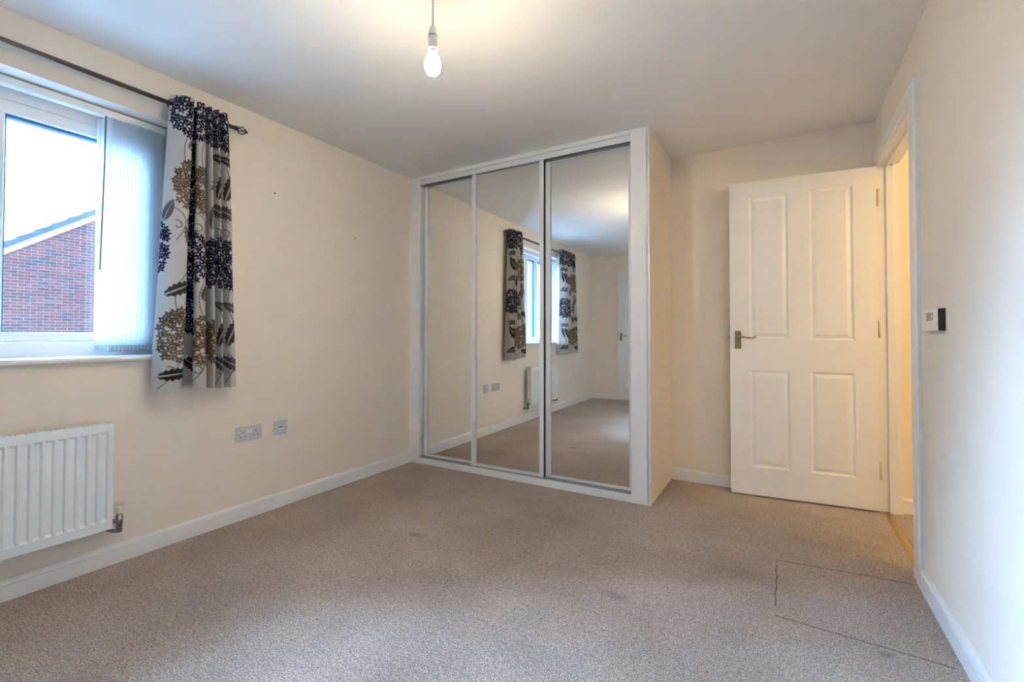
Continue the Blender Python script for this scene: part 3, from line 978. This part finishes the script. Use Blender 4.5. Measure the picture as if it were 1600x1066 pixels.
def spline(pts, n):
    """smooth open curve through the points, n samples, by centripetal-like Catmull-Rom"""
    p = np.array(pts, float)
    p = np.vstack([2 * p[0] - p[1], p, 2 * p[-1] - p[-2]])
    out = []
    seg = len(p) - 3
    for t in np.linspace(0, seg - 1e-6, n):
        i = int(t); u = t - i
        a, b, c, d = p[i], p[i + 1], p[i + 2], p[i + 3]
        out.append(0.5 * ((2 * b) + (c - a) * u + (2 * a - 5 * b + 4 * c - d) * u * u + (3 * b - a - 3 * c + d) * u ** 3))
    return np.array(out)

def make_curtain(name, bottom, top, ztop, zbot, crest_idx, step, seed, label):
    fine = 900
    B, T = spline(bottom, fine), spline(top, fine)
    M = (B + T) / 2
    arc = np.concatenate([[0], np.cumsum(np.hypot(*np.diff(M, axis=0).T))])
    length = arc[-1]
    ns = int(length / step) + 1
    nz = int((ztop - zbot) / step) + 1
    sv = np.linspace(0, length, ns)
    zv = np.linspace(ztop, zbot, nz)
    Bi = np.stack([np.interp(sv, arc, B[:, k]) for k in (0, 1)], 1)
    Ti = np.stack([np.interp(sv, arc, T[:, k]) for k in (0, 1)], 1)
    folds = [float(np.interp((c) / (len(bottom) - 1) * (fine - 1), np.arange(fine), arc)) for c in crest_idx]
    S, Z = np.meshgrid(sv, zv)
    img = draw_print(S, Z, step * 1.1, folds, seed)
    q = ((ztop - Z) / (ztop - zbot))
    qq = q ** 0.85
    yx = Ti[None] * (1 - qq[..., None]) + Bi[None] * qq[..., None]
    wob = 0.0035 * np.sin(S * 23 + Z * 5.0) * q + 0.0025 * np.sin(S * 47 - Z * 9.0) * q
    hem = 0.010 * np.sin(S * 5.0 + 0.5) * q ** 6
    V = np.stack([yx[..., 1] + wob, yx[..., 0], Z + hem], -1).reshape(-1, 3)
    V[:, 0] = np.maximum(V[:, 0], 0.006)
    idx = np.arange(nz * ns).reshape(nz, ns)
    F = np.stack([idx[:-1, :-1], idx[:-1, 1:], idx[1:, 1:], idx[1:, :-1]], -1).reshape(-1, 4)
    me = bpy.data.meshes.new(name)
    me.vertices.add(len(V))
    base = Vector((PX, float(Bi[:, 0].mean()), zbot))
    me.vertices.foreach_set('co', (V - np.array(base)).astype(np.float32).ravel())
    me.loops.add(F.size)
    me.loops.foreach_set('vertex_index', F.astype(np.int32).ravel())
    me.polygons.add(len(F))
    me.polygons.foreach_set('loop_start', np.arange(0, F.size, 4, dtype=np.int32))
    me.polygons.foreach_set('loop_total', np.full(len(F), 4, dtype=np.int32))
    me.polygons.foreach_set('use_smooth', np.ones(len(F), dtype=bool))
    me.update(calc_edges=True)
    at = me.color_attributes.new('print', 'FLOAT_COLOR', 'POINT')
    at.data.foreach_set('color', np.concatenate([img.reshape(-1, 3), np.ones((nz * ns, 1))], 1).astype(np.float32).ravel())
    uv = me.uv_layers.new(name='cloth')
    uvs = np.stack([S.ravel(), Z.ravel()], 1)[F.ravel()]
    uv.data.foreach_set('uv', uvs.astype(np.float32).ravel())
    me.materials.append(MATS['curtain_print'])
    o = bpy.data.objects.new(name, me)
    o.location = base
    COL.objects.link(o)
    tag(o, label, 'curtain', 'eyelet curtains at the window')
    # eyelet rings where the cloth crosses the pole
    cross = []
    for k in range(ns - 1):
        a, b = Ti[k, 1] - PX, Ti[k + 1, 1] - PX
        if a * b < 0:
            cross.append((Ti[k], Ti[k + 1] - Ti[k]))
    for p, d in cross:
        c = Vector((PX, p[0], PZ))
        n = Vector((-d[0], d[1], 0)).normalized()     # across the cloth (x, y)
        u = Vector((d[1], d[0], 0)).normalized()
        pts = [c + u * 0.021 * math.cos(2 * math.pi * j / 16) + Vector((0, 0, 0.021 * math.sin(2 * math.pi * j / 16))) for j in range(17)]
        MB().tube(pts, 0.004, 6, cap=False).build('eyelet', 'pole_metal', o)
    return o

bot = [(0.985, 0.070), (1.005, 0.108), (1.045, 0.138), (1.082, 0.137), (1.094, 0.098), (1.092, 0.048), (1.112, 0.016), (1.162, 0.016), (1.182, 0.048), (1.176, 0.082), (1.141, 0.102), (1.142, 0.126), (1.170, 0.138), (1.197, 0.116),
       (1.204, 0.055), (1.210, 0.028), (1.217, 0.070), (1.223, 0.118), (1.235, 0.128), (1.246, 0.090), (1.250, 0.040), (1.256, 0.028), (1.262, 0.075), (1.270, 0.120), (1.281, 0.118),
       (1.288, 0.060), (1.294, 0.028), (1.302, 0.075), (1.313, 0.118), (1.333, 0.122), (1.350, 0.092), (1.358, 0.045)]
ymap_b = [0.985, 1.080, 1.134, 1.203, 1.250, 1.288, 1.358]
ymap_t = [1.050, 1.128, 1.146, 1.188, 1.222, 1.256, 1.305]
top = [(float(np.interp(y, ymap_b, ymap_t)), 0.072 + (x - 0.078) * 0.78) for y, x in bot]
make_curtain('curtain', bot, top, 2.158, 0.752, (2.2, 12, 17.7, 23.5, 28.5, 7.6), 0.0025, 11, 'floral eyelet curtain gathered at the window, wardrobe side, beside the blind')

nb, ntp = [], []
n_f = 5
for k in range(n_f * 4 + 1):
    t = k / (n_f * 4)
    ph = k % 4
    x = 0.078 + (0.0, 0.052, 0.0, -0.050)[ph]
    nb.append((-0.53 + 0.60 * t, x))
    ntp.append((-0.44 + 0.46 * t, 0.072 + (x - 0.078) * 0.85))
make_curtain('curtain', nb, ntp, 2.158, 0.752, (1, 5, 9, 13, 17), 0.0035, 51, 'floral eyelet curtain at the other end of the pole, seen in the right mirror')

# ------------------------------------------------------------------ vertical blind, vanes stacked at the wardrobe side
def blind():
    root = tag(empty('vertical_blind', (-0.104, 0.5, 2.046)), 'white vertical blind drawn aside in the window recess', 'blind')
    h = MB().box(-0.124, -0.085, WY0 + 0.012, 1.092, 2.012, 2.046)
    h.build('headrail', 'upvc_white', root, bevel=0.003)
    MB().box(-0.1255, -0.0835, 1.0925, 1.0965, 2.010, 2.048).build('end_cap', 'upvc_white', root)
    for y in (-0.05, 0.45):
        MB().box(-0.118, -0.091, y - 0.012, y + 0.012, 2.0465, WZ1 - 0.0005).build('bracket', 'upvc_white', root)
    n = 15
    mesh_v = mesh_w = None
    for k in range(n):
        y = 0.862 + k * 0.0143
        if mesh_v is None:
            mb = MB()
            for q in range(8):     # slightly curved slat, along local x
                def P(j):
                    a = (j / 8 - 0.5)
                    return (a * 0.089, 0.004 * (1 - 4 * a * a))
                (xa, ya), (xb, yb) = P(q), P(q + 1)
                mb.quad((xa, ya, 0.938), (xb, yb, 0.938), (xb, yb, 2.008), (xa, ya, 2.008), smooth=True)
            v = mb.build('vane', 'vane_fabric', None)
            w = MB().box(-0.040, 0.040, 0.0008, 0.0055, 0.936, 0.966).build('vane_weight', 'weight_white', None)
            hk = MB().box(-0.004, 0.004, -0.001, 0.005, 2.006, 2.0118).build('hanger', 'upvc_white', None)
            w.parent = v
            hk.parent = v
        else:
            v = dup(proto)
        if k == 0:
            proto = v
        v.parent = root
        v.location = Vector((-0.104, y, 0)) - root.location
        v.rotation_euler = (0, 0, R(16 if k == 0 else 9.0 + random.uniform(-2.0, 2.0)))
    # bead chain along the bottom of the stack
    for sx_ in (-0.1385, -0.0695):
        ch = MB()
        for k in range(n - 1):
            y = 0.862 + k * 0.0143
            ch.tube([(sx_, y + 0.003, 0.952), (sx_, y + 0.007, 0.942), (sx_, y + 0.0143, 0.951)], 0.0011, 5)
        ch.build('bead_chain', 'plastic_white', root)
    MB().tube([(-0.080, 0.860, 2.010), (-0.076, 0.853, 1.66), (-0.072, 0.844, 1.305)], 0.0035, 8).build('wand', 'wand_grey', root)
    MB().tube([(-0.112, 0.852, 2.010), (-0.112, 0.848, 1.55)], 0.0015, 6).build('cord', 'plastic_white', root)
simple('weight_white', (0.50, 0.55, 0.58), 0.5, var=0.15, nscale=200)
blind()

# ------------------------------------------------------------------ wall plates
def plate(name, y0, y1, z0, z1, label):
    o = MB().box(0.0006, 0.0095, y0, y1, z0, z1).build(name, 'socket_grey', None, bevel=0.003)
    loc = Vector((0.0, (y0 + y1) / 2, z0))
    for v in o.data.vertices:
        v.co -= loc
    o.location = loc
    return o
ds = tag(plate('double_socket', 1.401, 1.547, 0.4255, 0.5075, None), 'grey double plug socket low on the cream wall', 'socket')
def on(o, mb, name, mat, bev=0.0):
    return mb.build(name, mat, o, bevel=bev)
cy, cz = 1.474, 0.4665
for s in (-1, 1):
    c = cy + s * 0.037
    on(ds, MB().box(0.0088, 0.0099, c - 0.002, c + 0.002, cz + 0.004, cz + 0.012), 'pin_hole', 'hole_black')
    for q in (-1, 1):
        on(ds, MB().box(0.0088, 0.0099, c + q * 0.011 - 0.0032, c + q * 0.011 + 0.0032, cz - 0.016, cz - 0.012), 'pin_hole', 'hole_black')
    on(ds, MB().box(0.009, 0.0118, cy + s * 0.0085 - 0.0065, cy + s * 0.0085 + 0.0065, cz + 0.004, cz + 0.020), 'switch', 'plastic_white', 0.001)
    on(ds, MB().lathe([(0.0034, 0.009), (0.0034, 0.0101), (0.001, 0.0101)], (0, cy + s * 0.0603, cz), 10, 'x'), 'screw', 'chrome')
ss = tag(plate('aerial_socket', 1.6155, 1.6995, 0.425, 0.508, None), 'small single outlet plate to the right of the double plug socket', 'socket')
cy = 1.6575
for s in (-1, 1):
    on(ss, MB().box(0.0088, 0.0100, cy + s * 0.005 - 0.0025, cy + s * 0.005 + 0.0025, cz - 0.002, cz + 0.007), 'port', 'hole_black')
    on(ss, MB().lathe([(0.0036, 0.009), (0.0036, 0.0101), (0.001, 0.0101)], (0, cy + s * 0.0303, cz), 10, 'x'), 'screw', 'chrome')
on(ss, MB().box(0.009, 0.0106, cy - 0.011, cy + 0.011, cz - 0.010, cz - 0.004), 'label_strip', 'plastic_white')

for (y, z, lab) in ((1.612, 1.848, 'small dark nail in the cream wall nearer the curtain'), (2.200, 1.690, 'small dark nail in the cream wall nearer the mirrored wardrobe')):
    o = MB().lathe([(0.0045, 0.0004), (0.0045, 0.002), (0.001, 0.003)], (0, 0, 0), 8, 'x').build('nail', 'hole_black', None)
    o.location = (0, y, z)
    tag(o, lab, 'nail')

# thermostat on the right wall
def thermostat():
    y0, y1, z0, z1 = 2.095, 2.300, 1.030, 1.110
    root = tag(empty('thermostat', (W, (y0 + y1) / 2, z0)), 'white programmable room thermostat on the wall beside the doorway', 'thermostat')
    MB().box(W - 0.007, W - 0.0004, y0 - 0.004, y1 - 0.01, z0 + 0.003, z1 - 0.001).build('back_plate', 'plastic_black', root)
    MB().box(W - 0.020, W - 0.0072, y0, y1, z0, z1).build('casing', 'plastic_white', root, bevel=0.003)
    MB().box(W - 0.0198, W - 0.0005, y0 - 0.0045, y0 - 0.0004, z0 + 0.002, z1 - 0.002).build('side_cover', 'plastic_black', root)
    MB().box(W - 0.0206, W - 0.0196, y0 + 0.082, y0 + 0.142, z0 + 0.038, z1 - 0.012).build('display', 'display_grey', root)
    for z in (z0 + 0.040, z0 + 0.056):
        MB().box(W - 0.0212, W - 0.0196, y0 + 0.058, y0 + 0.070, z, z + 0.009).build('button', 'display_grey', root)
    MB().box(W - 0.0212, W - 0.0198, y0 + 0.010, y1 - 0.008, z0 + 0.004, z0 + 0.032).build('cover_flap', 'plastic_white', root, bevel=0.001)
thermostat()

# ------------------------------------------------------------------ pendant lamp
def pendant():
    bx, by = 1.530, 1.226
    root = tag(empty('pendant_lamp', (bx, by, H)), 'bare lit bulb in a white pendant holder hanging from the ceiling', 'lamp')
    MB().lathe([(0.036, H - 0.0005), (0.040, H - 0.004), (0.038, H - 0.016), (0.022, H - 0.024), (0.006, H - 0.026)], (bx, by, 0), 24).build('ceiling_rose', 'plastic_white', root)
    MB().tube([(bx, by, H - 0.025), (bx, by, 2.093)], 0.0032, 8).build('cable', 'cable_white', root)
    h = MB().lathe([(0.004, 2.094), (0.009, 2.092), (0.014, 2.080), (0.0165, 2.066), (0.0168, 2.060), (0.0150, 2.0595), (0.0150, 2.0575), (0.0172, 2.057), (0.0172, 2.020), (0.0176, 2.019), (0.0176, 2.013), (0.016, 2.012)], (bx, by, 0), 24)
    h.build('lamp_holder', 'plastic_white', root)
    MB().lathe([(0.0176, 2.0585), (0.0176, 2.0578)], (bx, by, 0), 24).build('holder_ring', 'display_grey', root)
    bo = MB().lathe([(0.0155, 2.000), (0.0185, 1.992), (0.0235, 1.982), (0.0265, 1.972), (0.0278, 1.963), (0.0280, 1.955), (0.025, 1.940), (0.017, 1.929), (0.007, 1.9245), (1e-6, 1.924)], (bx, by, 0), 28).build('bulb', 'lit_bulb', root)
    MB().lathe([(0.0135, 2.0115), (0.0150, 2.004), (0.0156, 2.0005), (0.0140, 1.9995)], (bx, by, 0), 28).build('bulb_collar', 'plastic_white', bo)
pendant()

# ------------------------------------------------------------------ threshold strip
def threshold():
    prof = [(-0.016, 0.0004), (-0.013, 0.0035), (-0.004, 0.0055), (0.004, 0.0055), (0.013, 0.0035), (0.016, 0.0004)]
    xc = W + 0.028
    o = MB().prism(prof, lambda a, b, t: (a, t, b), -0.406 + 0.003, 0.406 - 0.003).build('threshold_strip', 'brass', None)
    o.location = (xc, (DY0 + DY1) / 2, 0)
    tag(o, 'brass carpet strip across the open doorway', 'threshold strip')
    for y in (-0.33, -0.11, 0.11, 0.33):
        MB().lathe([(0.004, 0.0055), (0.003, 0.0066), (0.001, 0.0068)], (xc, (DY0 + DY1) / 2 + y, 0), 8).build('screw', 'old_brass', o)
threshold()

# ------------------------------------------------------------------ outside
GX = -13.3
def verge(y):      # underside of the bargeboard
    return 2.881 + (y - 3.271) * 0.7127
def neighbour():
    YL, YR, YP = 2.3, 12.7, 7.5
    ZP = verge(YP)
    GZ = -2.7
    root = tag(empty('brick_house', (GX, YP, GZ)), 'red brick gable end house seen through the window', 'house')
    zl = verge(YL)
    prof = [(YL, GZ), (YR, GZ), (YR, zl), (YP, ZP), (YL, zl)]
    MB().prism(prof, lambda a, b, t: (t, a, b), GX - 0.007, GX - 7.0).build('gable_wall', 'mortar', root)
    # bricks: those in view singly, the rest of the gable as one mass
    def top_at(y):
        return verge(y) if y < YP else verge(2 * YP - y)
    proto = MB().box(-0.0215, 0.0, -0.1075, 0.1075, 0, 0.065).build('brick', 'facing_brick', root, world=False)
    used = False
    mass = MB()
    def clip(poly, side):
        """keep what lies under the rake on one side of the ridge"""
        def h(p):
            y = p[0] if side == 1 else 2 * YP - p[0]
            return verge(y) - 0.004 - p[1]
        out = []
        for i in range(len(poly)):
            p, q = poly[i], poly[(i + 1) % len(poly)]
            hp, hq = h(p), h(q)
            if hp >= 0: out.append(p)
            if (hp >= 0) != (hq >= 0):
                t = hp / (hp - hq)
                out.append((p[0] + (q[0] - p[0]) * t, p[1] + (q[1] - p[1]) * t))
        return out
    row = 0
    z = GZ
    count = 0
    while z < ZP:
        y = YL + (0.1125 if row % 2 else 0.0)
        while y + 0.215 < YR:
            full = [(y, z), (y + 0.215, z), (y + 0.215, z + 0.065), (y, z + 0.065)]
            poly = clip(clip(full, 1), -1)
            seen = 3.02 < y and y + 0.215 < 5.36 and z > 0.98 and count < 299
            if len(poly) >= 3 and max(p[1] for p in poly) - z > 0.008:
                if poly == full and seen:
                    bk = proto if not used else dup(proto, root)
                    used = True
                    bk.location = (random.uniform(-0.003, 0.002), y + 0.1075 - YP, z - GZ)
                    count += 1
                elif seen:
                    MB().prism(poly, lambda u, w, t: (t, u, w), GX - 0.0215, GX).build('brick', 'facing_brick', root)
                    count += 1
                elif poly == full:
                    mass.box(GX - 0.0215, GX, y, y + 0.215, z, z + 0.065)
                else:
                    mass.prism(poly, lambda u, w, t: (t, u, w), GX - 0.0215, GX)
            y += 0.225
        z += 0.075
        row += 1
    mo = mass.build('brickwork', 'facing_brick_mass', root, fixn=False)
    mo['kind'] = 'stuff'
    # bargeboards up both verges
    for sgn in (1, -1):
        def yy(t): return t if sgn == 1 else 2 * YP - t
        y0 = YL - 0.3
        b = MB()
        q = [(y0, verge(y0) - 0.002), (YP, verge(YP) - 0.002), (YP, verge(YP) + 0.137), (y0, verge(y0) + 0.137)]
        b.prism([(yy(a), c) for a, c in q], lambda a, c, t: (t, a, c), GX + 0.001, GX + 0.045)
        b.build('bargeboard', 'bargeboard_white', root)
        # stepped tile ends above the bargeboard
        n = int((YP - y0) / 0.2975)
        for k in range(n + 1):
            a, c = y0 + k * 0.2975, y0 + (k + 1) * 0.2975 + 0.012
            c = min(c, YP)
            za, zc = verge(a) + 0.138, verge(c) + 0.138
            b = MB().prism([(yy(a), za), (yy(c), zc), (yy(c), zc + 0.135), (yy(a), za + 0.185)], lambda u, w, t: (t, u, w), GX - 0.25, GX + 0.06)
            b.build('roof_tile', 'roof_tile', root, bevel=0.008)
        q = [(y0, verge(y0) + 0.10), (YP, verge(YP) + 0.10), (YP, verge(YP) + 0.26), (y0, verge(y0) + 0.26)]
        MB().prism([(yy(a), c) for a, c in q], lambda a, c, t: (t, a, c), GX - 0.25, GX - 7.2).build('roof_slope', 'roof_tile', root)
neighbour()

def boarded_house():
    root = tag(empty('boarded_house', (-14.5, -17.5, -2.7)), 'pale boarded house glimpsed through the window in the middle mirror', 'house')
    MB().box(-18, -11.6, -20.5, -14.0, -2.7, 5.2).build('wall', 'weatherboard', root)
    b = MB()
    z = -2.6
    while z < 5.1:
        b.prism([(0, z), (0.03, z), (0.008, z + 0.17), (0, z + 0.17)], lambda u, w, t: (-11.6 + u, t, w), -20.5, -14.0)
        z += 0.18
    o = b.build('boarding', 'weatherboard', root)
    o['kind'] = 'stuff'
    MB().prism([(-20.9, 5.2), (-13.6, 5.2), (-17.2, 8.0)], lambda u, w, t: (t, u, w), -18.3, -11.3).build('roof', 'roof_tile', root)
    MB().box(-11.57, -11.50, -18.6, -17.4, -0.2, 1.1).build('window_frame', 'bargeboard_white', root)
boarded_house()
g = MB().box(-80, -0.3, -60, 70, -2.8, -2.7).build('ground', 'paving')
struct(g, 'pale paved yard between the houses')
